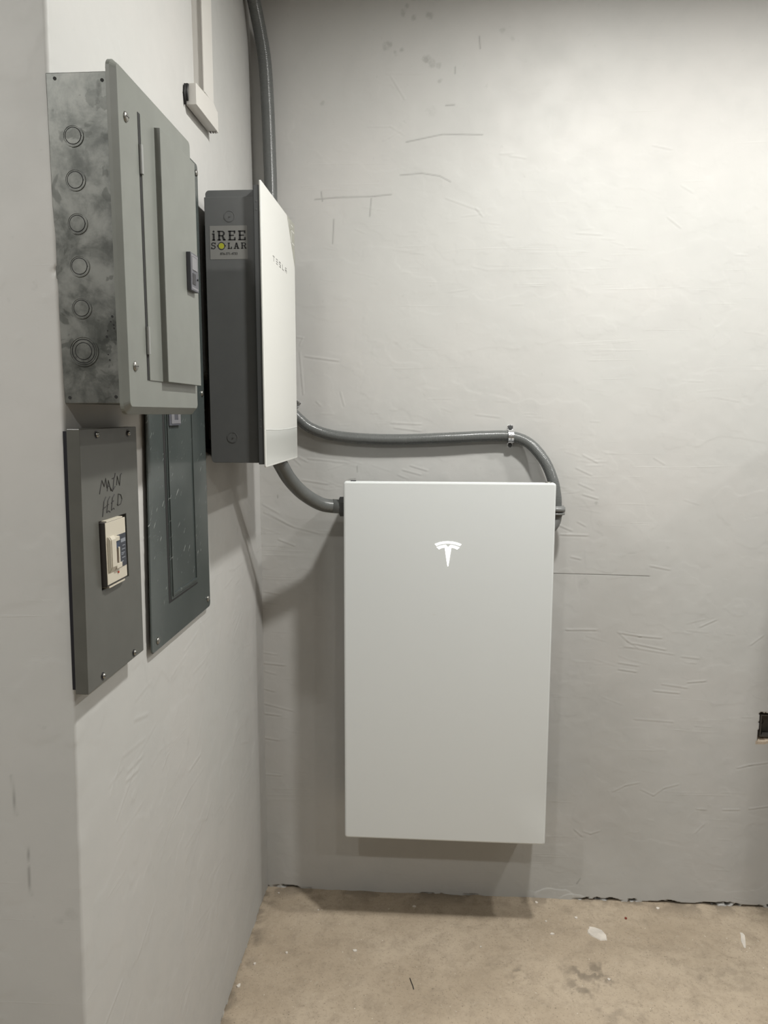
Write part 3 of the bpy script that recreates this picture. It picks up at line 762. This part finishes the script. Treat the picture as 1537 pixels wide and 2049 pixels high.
# ------------------------------------------------------------------ lettering on stickers: strokes of a slab face
def slab_glyph(ch, x0, z0, w, h, t_, sw):
    """list of convex polygons (x,z) for a slab-serif capital in the box"""
    x1 = x0 + w; z1 = z0 + h
    R = lambda a, b, c, d: [(a, b), (c, b), (c, d), (a, d)]
    P = []
    if ch == 'i':
        cx = x0 + w * .55
        P += [R(cx - t_ / 2, z0, cx + t_ / 2, z0 + h * .70), R(x0, z0, x1, z0 + sw), R(x0, z0 + h * .70 - sw, cx, z0 + h * .70)]
        P += [[(cx + .55 * t_ * math.cos(a) * 1.0, z1 - t_ * .55 + .55 * t_ * math.sin(a)) for a in [k * math.pi / 5 for k in range(10)]]]
    if ch == 'E':
        s0 = x0 + w * .12
        P += [R(s0, z0, s0 + t_, z1), R(x0, z0, x1, z0 + sw), R(x0, z1 - sw, x1 - w * .02, z1), R(x1 - t_ * .75, z0, x1, z0 + h * .31), R(x1 - t_ * .75 - w * .02, z1 - h * .29, x1 - w * .02, z1),
              R(s0, z0 + h * .46, x1 - w * .22, z0 + h * .46 + sw)]
    if ch == 'L':
        s0 = x0 + w * .15
        P += [R(s0, z0, s0 + t_, z1), R(x0, z0, x1, z0 + sw), R(x0, z1 - sw, x0 + w * .55, z1), R(x1 - t_ * .75, z0, x1, z0 + h * .34)]
    if ch == 'R':
        s0 = x0 + w * .12
        P += [R(s0, z0, s0 + t_, z1), R(x0, z0, x0 + w * .42, z0 + sw), R(x0, z1 - sw, x0 + w * .6, z1), R(s0, z0 + h * .44, x0 + w * .6, z0 + h * .44 + sw), R(x1 - w * .32, z0, x1, z0 + sw)]
        cx, cz, r = x0 + w * .58, z0 + h * .72, h * .28
        for k in range(8):
            a, b = math.radians(-90 + 180 * k / 8), math.radians(-90 + 180 * (k + 1) / 8)
            kx = w * .34; ri = .0
            o = lambda q, f: (cx + (kx - f * t_) * math.cos(q), cz + (r - f * sw) * math.sin(q))
            P.append([o(a, 0), o(b, 0), o(b, 1), o(a, 1)])
        P.append([(x0 + w * .50, z0 + h * .50), (x0 + w * .72, z0 + h * .50), (x1 - w * .03, z0), (x1 - w * .30, z0)])
    if ch == 'A':
        P += [[(x0 + w * .10, z0), (x0 + w * .26, z0), (x0 + w * .56, z1), (x0 + w * .38, z1)], [(x0 + w * .66, z0), (x0 + w * .92, z0), (x0 + w * .62, z1), (x0 + w * .38, z1)],
              R(x0, z0, x0 + w * .38, z0 + sw), R(x0 + w * .58, z0, x1, z0 + sw), R(x0 + w * .22, z0 + h * .30, x0 + w * .75, z0 + h * .30 + sw * .9)]
    if ch == 'S':
        def arc(cx, cz, rx, rz, a0, a1):
            for k in range(9):
                a, b = math.radians(a0 + (a1 - a0) * k / 9), math.radians(a0 + (a1 - a0) * (k + 1) / 9)
                P.append([(cx + rx * math.cos(a), cz + rz * math.sin(a)), (cx + rx * math.cos(b), cz + rz * math.sin(b)),
                          (cx + (rx - t_ * .95) * math.cos(b), cz + (rz - sw * 1.1) * math.sin(b)), (cx + (rx - t_ * .95) * math.cos(a), cz + (rz - sw * 1.1) * math.sin(a))])
        arc(x0 + w * .5, z0 + h * .74, w * .48, h * .27, 20, 270)
        arc(x0 + w * .5, z0 + h * .29, w * .50, h * .30, 90, -160)
        P += [R(x1 - t_ * .55, z1 - h * .30, x1, z1), R(x0, z0, x0 + t_ * .55, z0 + h * .30)]
    return P
def text_mesh(body, size, name, mat, parent, origin, xdir, zdir, thick=.0003):
    cu = bpy.data.curves.new(name, 'FONT'); cu.body = body; cu.size = size; cu.extrude = thick / 2; cu.align_x = 'CENTER'
    tmp = bpy.data.objects.new('tmp', cu); COL.objects.link(tmp)
    dg = bpy.context.evaluated_depsgraph_get()
    me = bpy.data.meshes.new_from_object(tmp.evaluated_get(dg))
    bpy.data.objects.remove(tmp); me.name = name
    x = Vector(xdir); z = Vector(zdir); n = x.cross(z)
    off = Vector(origin) - world_loc(parent)
    for v in me.vertices:
        v.co = off + x * v.co.x + z * v.co.y + n * v.co.z
    me.materials.clear(); me.materials.append(mat)
    o = bpy.data.objects.new(name, me); COL.objects.link(o); o.parent = parent
    return o

# ------------------------------------------------------------------ 4. white glass energy gateway
def gateway():
    t = thing('energy_gateway', (XL, 1.97, 1.478), 'grey steel energy gateway box with white glass front, between the panels and the corner', 'gateway')
    y0, y1 = 1.7750, 2.1650
    prof = rr(-.5280, 1.4880, -.4120, 2.0910, .010, 6, (1, 0, 0, 0))
    body = MB().plate('y', prof, y0, y1).build('housing', M['body_grey'], t, bevel=.0008)
    MB().plate('y', rr(-.5280, 2.0700, -.4120, 2.1085, .009, 6, (0, 0, 0, 1)), y0 + .010, y1).build('rain_hood', M['body_grey'], t, bevel=.0008)
    MB().box(-.5575, -.5260, 1.86, 2.10, 1.54, 2.05).build('wall_bracket', M['frame_grey'], t)
    for x, z in ((-.4705, 2.0485), (-.4760, 1.5480)):
        k = MB(); k.annulus('y', (x, z), .0112, .0124, y0 - .0007, y0 + .001)
        k.cyl('y', (x, z), .0110, y0 - .0003, y0 + .001, 32); k.cyl('y', (x + .0018, z), .0018, y0 - .0014, y0, 12, .0008)
        k.build('knockout', M['body_grey'], body, smooth=False)
    fr = MB().box(-.4120, -.3985, 1.7640, 2.1710, 1.4850, 2.1130).build('door_frame', M['frame_grey'], t, bevel=.0012)
    for z in (2.078, 2.060, 1.590, 1.573):
        MB().cyl('y', (-.4050, z), .0018, 1.7633, 1.7645, 12).build('rivet', M['body_grey'], fr)
    gl = MB().plate('x', rr(1.7620, 1.4780, 2.1730, 2.1235, .004), -.3985, -.3940).build('glass_front', M['white_glass'], t, bevel=.0012)
    # greyer lower band under a pale curved line
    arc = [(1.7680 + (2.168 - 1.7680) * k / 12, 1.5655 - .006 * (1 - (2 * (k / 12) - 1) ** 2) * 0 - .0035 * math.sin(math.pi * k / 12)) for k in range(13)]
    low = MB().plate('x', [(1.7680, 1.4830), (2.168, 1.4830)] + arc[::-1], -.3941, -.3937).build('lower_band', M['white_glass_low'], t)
    MB().tube([(-.3937, y, z + .0008) for y, z in arc], .0008, 6).build('pale_arc', M['battery_edge'], low)
    # corner film with its outline marks
    fl = MB().plate('x', [(2.0700, 2.1225), (2.1720, 2.1225), (2.1720, 2.0100)], -.3941, -.3936).build('corner_film', M['film'], t)
    MB().plate('x', [(2.0830, 2.1160), (2.0880, 2.1160), (2.0960, 2.1020), (2.0900, 2.1040)], -.3937, -.3933).build('printed_tick', M['film_white'], fl)
    MB().plate('x', rr(2.1220, 2.1090, 2.1480, 2.1120), -.3937, -.3933).build('printed_dash', M['film_white'], fl)
    f2 = MB()
    f2.plate('x', rr(2.1220, 2.0960, 2.1640, 2.0990), -.3937, -.3933); f2.plate('x', rr(2.1220, 2.0640, 2.1260, 2.0990), -.3937, -.3933); f2.plate('x', rr(2.1220, 2.0640, 2.1640, 2.0665), -.3937, -.3933)
    f2.build('printed_bracket', M['film_white'], fl)
    # word on the glass
    R = lambda a, b, c, d: [(a, b), (c, b), (c, d), (a, d)]
    w = MB(); zb, zt, st = 1.9700, 1.9830, .0020
    def E_(y, parts):
        w = MB()
        for a, b, c, d in parts: w.plate('x', R(y + a, zb + b, y + c, zb + d), -.3941, -.3937)
        w.build('letter', M['faint_print'], gl)
    H_ = zt - zb
    E_(1.8800, [(0, H_ - st, .020, H_), (.0085, 0, .0115, H_ - st * 1.6)])
    E_(1.9180, [(0, H_ - st, .018, H_), (0, H_ / 2 - st / 2, .018, H_ / 2 + st / 2), (0, 0, .018, st)])
    E_(1.9560, [(0, H_ - st, .018, H_), (0, H_ / 2 - st / 2, .018, H_ / 2 + st / 2), (0, 0, .018, st), (0, H_ / 2, .003, H_), (.015, 0, .018, H_ / 2)])
    E_(1.9950, [(0, 0, .003, H_), (0, 0, .018, st)])
    E_(2.0330, [(0, H_ - st, .018, H_), (0, 0, .003, H_ * .62), (.015, 0, .018, H_ * .62), (0, H_ / 2 - st / 2, .018, H_ / 2 + st / 2)])
    # sticker on the near side
    s_ = MB().plate('y', rr(-.5168, 1.9540, -.4300, 2.0280, .001), y0 - .0004, y0).build('sticker', M['sticker'], t)
    s_['label'] = 'square installer sticker reading iREE SOLAR'
    L = MB()
    for ch, x0, x1, z0, z1 in (('i', -.5113, -.5045, 1.9958, 2.0178), ('R', -.4993, -.4800, 1.9958, 2.0168), ('E', -.4742, -.4572, 1.9958, 2.0168), ('E', -.4512, -.4338, 1.9958, 2.0168)):
        for p in slab_glyph(ch, x0, z0, x1 - x0, z1 - z0, .0042, .0023): L.plate('y', p, y0 - .0007, y0 - .0003)
    for ch, x0, x1, z0, z1 in (('S', -.5143, -.5035, 1.9770, 1.9915), ('L', -.4758, -.4660, 1.9770, 1.9905), ('A', -.4618, -.4488, 1.9770, 1.9905), ('R', -.4450, -.4322, 1.9770, 1.9905)):
        for p in slab_glyph(ch, x0, z0, x1 - x0, z1 - z0, .0027, .0015): L.plate('y', p, y0 - .0007, y0 - .0003)
    L.annulus('y', (-.4902, 1.9835), .0071, .0086, y0 - .0007, y0 - .0003)
    L.plate('y', rr(-.5000, 1.9825, -.4975, 1.9850), y0 - .0007, y0 - .0003); L.plate('y', rr(-.4828, 1.9825, -.4803, 1.9850), y0 - .0007, y0 - .0003)
    L.build('lettering', M['print_black'], s_)
    MB().cyl('y', (-.4902, 1.9835), .0063, y0 - .0007, y0 - .0003, 28).build('sun_mark', M['sun_yellow'], s_)
    text_mesh('876-371-4733', .0072, 'phone_number', M['print_black'], s_, (-.4733, y0 - .0006, 1.9640), (1, 0, 0), (0, 0, 1))
    return t
gateway()

# ------------------------------------------------------------------ 5. wall battery
def battery():
    W2, Hh = .3045, .5495
    cx, yf, cz = .0387, 2.1826, .8588
    t = thing('home_battery', (cx, 2.30, cz - Hh), 'tall white wall-mounted battery with a lit emblem, hung above the floor on the back wall', 'battery')
    f = MB()
    o = rr(cx - W2, cz - Hh, cx + W2, cz + Hh, .008); i2 = rr(cx - W2 + .0015, cz - Hh + .0015, cx + W2 - .0015, cz + Hh - .0015, .0068)
    i3 = rr(cx - W2 + .005, cz - Hh + .005, cx + W2 - .005, cz + Hh - .005, .005)
    f.loft('y', [(yf + .024, o), (yf + .004, o), (yf + .0012, i2), (yf, i3)])
    fr = f.build('front_cover', M['battery_glass'], t)
    b = MB().plate('y', rr(cx - W2 + .006, cz - Hh + .006, cx + W2 - .004, cz + Hh - .018, .006), yf + .024, yf + .165).build('housing', M['housing'], t, bevel=.001)
    MB().box(cx - .25, cx + .25, yf + .165, YB - .007, cz - .35, cz + .40).build('wall_bracket', M['housing'], t)
    MB().box(cx - W2 - .004, cx - W2 + .01, yf + .06, yf + .075, 1.208, 1.216).build('side_tab', M['black'], t)
    s_ = MB().cyl('z', (.322, yf + .016), .009, cz + Hh - .001, cz + Hh + .0015, 20, .008, .0015).build('top_screw', M['screw'], t, smooth=True)
    MB().box(cx - W2 + .02, cx - W2 + .035, yf + .012, yf + .022, cz + Hh - .002, cz + Hh + .002).build('top_clip', M['black'], t)
    e = MB()
    q = [(0.0000, 1.2285), (0.0127, 1.2335), (0.0254, 1.2362), (0.0385, 1.2371), (0.0516, 1.2362), (0.0640, 1.2337), (0.0770, 1.2288),
         (0.0728, 1.2233), (.0655, 1.2262), (0.0582, 1.2282), (.0485, 1.2298), (0.0385, 1.2303), (.0285, 1.2298), (0.0185, 1.2281), (.0110, 1.2258), (0.0046, 1.2228)]
    e.plate('y', q, yf - .0006, yf + .0004)
    q = [(0.0054, 1.2190), (0.0120, 1.2222), (0.0200, 1.2246), (0.0320, 1.2266), (0.0388, 1.2196), (0.0456, 1.2266), (0.0580, 1.2246), (.0655, 1.2222), (0.0718, 1.2192),
         (0.0645, 1.2128), (0.0590, 1.2162), (0.0480, 1.2186), (0.0398, 1.1634), (0.0376, 1.1634), (0.0290, 1.2186), (0.0185, 1.2162), (0.0130, 1.2128)]
    e.plate('y', q, yf - .0006, yf + .0004)
    em = e.build('emblem', M['emblem'], fr); em['label'] = 'glowing white emblem, a pointed T under an arc'
    MB().plate('y', [(-.0040, 1.0165), (.0060, 1.0180), (.0058, 1.0190), (-.0040, 1.0178)], yf - .0002, yf + .0004).build('glare_dash', M['film_white'], fr)  # pale dash put in for a reflection on the front
    # slight lean of the hung unit
    t.rotation_euler = (0, math.radians(.15), 0)
    return t
battery()

# ------------------------------------------------------------------ 6. conduits
def ribbed(ctrl, r, pitch=.0042, amp=.00035):
    pts = spline(ctrl, pitch / 3)
    rad = [r + (amp if i % 3 == 0 else (-amp if i % 3 == 1 else 0)) for i in range(len(pts))]
    return pts, rad
def conduit(name, loc, label, ctrl, r):
    t = thing(name, loc, label, 'conduit', 'flexible grey conduits')
    p, rad = ribbed(ctrl, r)
    MB().tube(p, rad, 20).build('hose', M['conduit'], t, smooth=True)
    return t
def collar(t, name, p, d, segs, mat, hexa=False):
    """stack of rings: segs = [(length, radius)...] along direction d from p"""
    d = Vector(d).normalized(); p = Vector(p); pts = []; rad = []
    for L, r in segs:
        pts += [p.copy(), p + d * (L - .0004)]; rad += [r, r]; p = p + d * L
    return MB().tube(pts, rad, 6 if hexa else 24).build(name, M[mat], t, smooth=not hexa)

up = conduit('flexible_conduit', (.23, 2.366, 1.535), 'ribbed grey conduit looping along the back wall over the battery to its right side',
    [(-.474, 2.168, 1.664), (-.474, 2.240, 1.662), (-.466, 2.315, 1.640), (-.445, 2.352, 1.613), (-.418, 2.358, 1.585), (-.385, 2.359, 1.5595), (-.324, 2.361, 1.5385), (-.232, 2.362, 1.5275), (-.108, 2.363, 1.5245), (.046, 2.363, 1.5300),
     (.150, 2.364, 1.5350), (.232, 2.363, 1.5345), (.288, 2.352, 1.513), (.332, 2.336, 1.462), (.357, 2.325, 1.405), (.367, 2.318, 1.355), (.369, 2.315, 1.318)], .0165)
collar(up, 'compression_nut', (.369, 2.315, 1.328), (0, 0, -1), [(.004, .0220), (.014, .0265), (.003, .020), (.006, .0255), (.006, .018)], 'fitting_light')
pe = spline([(.369, 2.315, 1.300), (.368, 2.314, 1.285), (.359, 2.312, 1.266), (.342, 2.310, 1.254), (.300, 2.31, 1.250)], .004)
MB().tube(pe, .0165, 20).build('elbow', M['fitting_light'], up, smooth=True)
collar(up, 'locknut', (-.474, 2.172, 1.664), (0, 1, 0), [(.018, .024)], 'fitting')

lo = conduit('flexible_conduit', (-.36, 2.15, 1.40), 'short ribbed grey conduit curving from under the gateway to the battery left edge',
    [(-.424, 2.030, 1.4860), (-.417, 2.050, 1.4640), (-.403, 2.095, 1.4220), (-.376, 2.148, 1.3780), (-.335, 2.195, 1.3430), (-.300, 2.2155, 1.3325), (-.262, 2.235, 1.3285)], .0200)
collar(lo, 'connector', (-.300, 2.2155, 1.3335), (.9, .25, -.1), [(.022, .0208), (.002, .0215)], 'conduit')
collar(lo, 'hex_nut', (-.281, 2.222, 1.331), (1, .15, 0), [(.002, .025), (.020, .0290), (.003, .024)], 'fitting', True)

ve = conduit('flexible_conduit', (-.495, 2.34, 2.10), 'ribbed grey conduit rising in the corner above the gateway and bending out at the top',
    [(-.492, 2.315, 2.06), (-.492, 2.322, 2.135), (-.492, 2.335, 2.25), (-.494, 2.336, 2.38), (-.497, 2.336, 2.50), (-.503, 2.336, 2.62), (-.516, 2.330, 2.71), (-.526, 2.300, 2.78), (-.528, 2.25, 2.84), (-.528, 2.20, 2.868)], .0190)

def strap(x, z, y, label, rot=0.0):
    """two-ear conduit strap over a hose running along x"""
    t = thing('conduit_strap', (x, YB, z), label, 'strap', 'zinc conduit straps')
    b = MB(); w = .0085
    c, s = math.cos(rot), math.sin(rot)
    def P_(a, dx, dy):   # a = across the hose (vertical), dx along the hose, dy out of the wall
        return (x + dx * c - a * s, YB - dy, z + dx * s + a * c)
    r = YB - y + .0
    prof = [(-.034, .0015), (-.020, .0015), (-.0185, .012)] + [(.0190 * math.sin(k), (YB - y) + .0190 * math.cos(k)) for k in np.linspace(-1.35, 1.35, 13)] + [(.0185, .012), (.020, .0015), (.034, .0015)]
    v = []; f = []
    n = len(prof)
    for th in (0, .0016):
        for dx in (-w, w):
            for i, (a, dy) in enumerate(prof):
                j0 = max(0, i - 1); j1 = min(n - 1, i + 1)
                ta, td = prof[j1][0] - prof[j0][0], prof[j1][1] - prof[j0][1]; L = math.hypot(ta, td) or 1
                v.append(P_(a - td / L * th, dx, dy + ta / L * th))
    I = lambda a, b_, i: (a * 2 + b_) * n + i
    for i in range(n - 1):
        f += [(I(0, 0, i), I(0, 1, i), I(0, 1, i + 1), I(0, 0, i + 1)), (I(1, 0, i), I(1, 1, i), I(1, 1, i + 1), I(1, 0, i + 1)),
              (I(0, 0, i), I(1, 0, i), I(1, 0, i + 1), I(0, 0, i + 1)), (I(0, 1, i), I(1, 1, i), I(1, 1, i + 1), I(0, 1, i + 1))]
    for i in (0, n - 1): f.append((I(0, 0, i), I(0, 1, i), I(1, 1, i), I(1, 0, i)))
    b.add(v, f)
    b.build('band', M['zinc'], t, bevel=.0005)
    rb = MB()
    rb.tube([P_(a * 1.03, 0, dy + .0016) for a, dy in prof[2:-2]], .0016, 8)
    rb.build('pressed_rib', M['zinc'], t, smooth=True)
    for a in (-.0275, .0275):
        q = P_(a, 0, 0)
        MB().cyl('y', (q[0], q[2]), .0072, YB - .0020, YB - .0095, 18, .0045).build('screw', M['fitting'] if rot == 0 else M['screw'], t, smooth=False)
    return t
strap(.232, 1.5345, 2.363, 'shiny zinc strap clamping the conduit loop to the back wall above the battery')
strap(-.445, 1.6135, 2.352, 'strap mostly hidden behind the gateway edge where the upper conduit emerges', -.64)

# ------------------------------------------------------------------ 7. white cable trunking with end box
def trunking():
    t = thing('cable_trunking', (XL, 1.84, 2.27), 'white plastic cable trunking running up the left wall from a small end box', 'trunking')
    MB().box(-.5560, -.5335, 1.8120, 1.8800, 2.33, 2.868).build('channel', M['white_pvc'], t, bevel=.0008)
    MB().box(-.5335, -.5295, 1.8090, 1.8830, 2.33, 2.868).build('lid', M['white_pvc'], t, bevel=.001)
    MB().box(-.5340, -.5330, 1.8085, 1.8125, 2.335, 2.866).build('lid_joint', M['white_pvc_line'], t)
    # end box: wedge cut along the lower side
    y0, y1 = 1.7440, 1.9100
    prof = [(y0, 2.2780), (y1, 2.2780), (y1, 2.3230), (1.8830, 2.3330), (y0, 2.3230)]
    eb = MB().plate('x', prof, -.5530, -.5290).build('end_box', M['white_pvc'], t, bevel=.0010)
    MB().box(-.5400, -.5285, y1 - .004, y1 + .002, 2.2765, 2.3240).build('end_flange', M['white_pvc'], eb, bevel=.0006)
    n = MB()
    for k in range(3): n.box(-.5480 + .006 * k, -.5450 + .006 * k, y1 - .006, y1 + .0015, 2.2755, 2.2790)
    n.build('clip_teeth', M['white_pvc_line'], eb)
    g = MB(); g.tube([(-.548, 1.742, 2.3200), (-.549, 1.738, 2.305), (-.549, 1.740, 2.285)], .0035, 8); g.tube([(-.551, 1.736, 2.3180), (-.552, 1.732, 2.300), (-.552, 1.737, 2.276)], .0028, 8)
    g.build('cable_ends', M['wire'], t, smooth=True)
    return t
trunking()

# ------------------------------------------------------------------ 8. sunk box at the right edge
def sunk_box():
    t = thing('electrical_back_box', (1.09, 2.42, .58), 'open metal back box sunk in a broken hole at the back wall right edge', 'electrical box')
    b = MB()
    b.box(1.040, 1.190, 2.4225, 2.425, .584, .656)
    b.box(1.040, 1.0425, 2.3860, 2.4225, .584, .656); b.box(1.1875, 1.190, 2.3860, 2.4225, .584, .656)
    b.box(1.0425, 1.1875, 2.3860, 2.4225, .584, .5865); b.box(1.0425, 1.1875, 2.3860, 2.4225, .6535, .656)
    body = b.build('box_shell', M['box_metal'], t)
    MB().annulus('y', (1.055, .620), .008, .0092, 2.4213, 2.4225).build('knockout', M['dark_gap'], t)
    return t
sunk_box()

# ------------------------------------------------------------------ 9. crumbs on the floor
def chip(name, x, y, pts, th, mat, label, cat, group=None, warp=.0012):
    z = fz(x, y)
    b = MB(); n = len(pts); rs = random.Random(int(abs(x) * 9999))
    cxp = [(x + a, y + c) for a, c in pts]
    bot = [(p[0], p[1], fz(*p) + .0000) for p in cxp]
    top = [(x + a * .93, y + c * .93, fz(x + a, y + c) + th * rs.uniform(.7, 1.3)) for a, c in pts]
    v = bot + top + [(x, y, z + th * 1.25)]
    f = [(i, (i + 1) % n, n + (i + 1) % n, n + i) for i in range(n)] + [(n + i, n + (i + 1) % n, 2 * n) for i in range(n)] + [tuple(range(n))]
    b.add(v, f)
    o = b.build(name, M[mat])
    # put the origin at the chip itself
    for vtx in o.data.vertices: vtx.co -= Vector((x, y, z))
    o.location = (x, y, z)
    return tag(o, label, cat, group)
def blobpts(rx, ry, n, seed, j=.25):
    rs = random.Random(seed)
    return [(rx * math.cos(2 * math.pi * k / n) * rs.uniform(1 - j, 1 + j), ry * math.sin(2 * math.pi * k / n) * rs.uniform(1 - j, 1 + j)) for k in range(n)]
chip('plaster_flake', .515, 2.217, [(-.028, .003), (-.020, -.009), (-.010, -.017), (.005, -.030), (.026, -.028), (.028, -.009), (.019, .017), (-.001, .028), (-.018, .032), (-.020, .022), (-.025, .017)], .003, 'chip', 'large pale plaster flake lying on the concrete floor', 'plaster flake')
chip('paint_strip', .960, 2.222, [(-.012, -.034), (-.006, -.034), (.005, -.004), (.0125, .021), (.010, .034), (.002, .034), (-.001, .018), (-.009, -.004)], .0018, 'chip', 'narrow pale strip of dried paint on the floor near the right', 'paint strip')
CR = [(-.227, 2.093, .0062, .0050, 'bright white crumb on open floor in front of the battery, below its left half'),
      (-.43, 2.07, .0045, .0045, 'white crumb on open floor nearest the left wall corner, left of the battery'),
      (.348, 2.358, .0045, .005, 'white crumb against the foot of the back wall under the battery right edge'),
      (.464, 2.288, .006, .005, 'oval white crumb just above and left of the large plaster flake'),
      (.366, 2.264, .0035, .003, 'small crumb beside the right end of the battery shadow'),
      (.377, 2.206, .007, .004, 'flat white crumb left of the large plaster flake'),
      (.509, 2.023, .0045, .004, 'white crumb in the dark stained patch below the large plaster flake'),
      (-.512, 2.351, .004, .004, 'tiny crumb tucked into the floor corner of the two walls'),
      (-.365, 2.274, .003, .003, 'tiny crumb at the left tip of the battery shadow'),
      (-.054, 2.313, .006, .003, 'pale crumb inside the dark shadow under the battery'),
      (.74, 2.354, .006, .005, 'white crumb beside the crack at the back wall foot, right of the flake'),
      (.152, 2.133, .0028, .003, 'tiny pale speck in front of the battery right half'),
      (-.515, 2.02, .004, .005, 'pale crumb against the foot of the left wall, the farther of two'),
      (-.54, 1.93, .006, .008, 'larger pale crumb against the foot of the left wall, the nearer of two')]
for i, (x, y, a, c, lab) in enumerate(CR):
    chip('plaster_crumb', x, y, blobpts(a, c, 7, i), .003, 'chip', lab, 'plaster crumb', 'plaster crumbs scattered on the floor')
chip('brick_crumb', .623, 2.296, blobpts(.0042, .0045, 7, 99), .004, 'red_bit', 'tiny reddish brown crumb on the floor near the back wall', 'crumb')
wz = fz(-.05, 1.963)
wo = MB().tube([(-.058, 1.990, wz + .0015), (-.054, 1.976, wz + .002), (-.049, 1.962, wz + .0018), (-.046, 1.948, wz + .0014)], .0011, 8).build('wire_scrap', M['wire'], None, smooth=True)
tag(wo, 'short black wire scrap lying on the floor below the battery', 'wire scrap')

# ------------------------------------------------------------------ an added tank just past the right edge of the view, there for its shadow
def blocker():
    cx, cy, R = 1.42, 2.115, .245
    t = thing('unseen_blocker', (cx, cy, 0), 'tall unseen round-topped grey tank standing just past the right edge', 'blocker')
    cyl = lambda r: [(cx + r * math.cos(2 * math.pi * i / 48), cy + r * math.sin(2 * math.pi * i / 48)) for i in range(48)]
    MB().loft('z', [(0.0, cyl(.235)), (.02, cyl(R)), (.40, cyl(R)), (.42, cyl(R + .006)), (.44, cyl(R)), (.80, cyl(R)), (.82, cyl(R + .006)), (.84, cyl(R)), (1.24, cyl(R)), (1.26, cyl(R + .006)), (1.28, cyl(R)), (1.62, cyl(R)), (1.69, cyl(.225)), (1.75, cyl(.18)), (1.78, cyl(.11))]).build('blocker_body', M['fitting_light'], t, smooth=True)
    MB().cyl('z', (cx, cy), .08, 1.775, 1.80, 30).build('cap', M['fitting'], t)
blocker()
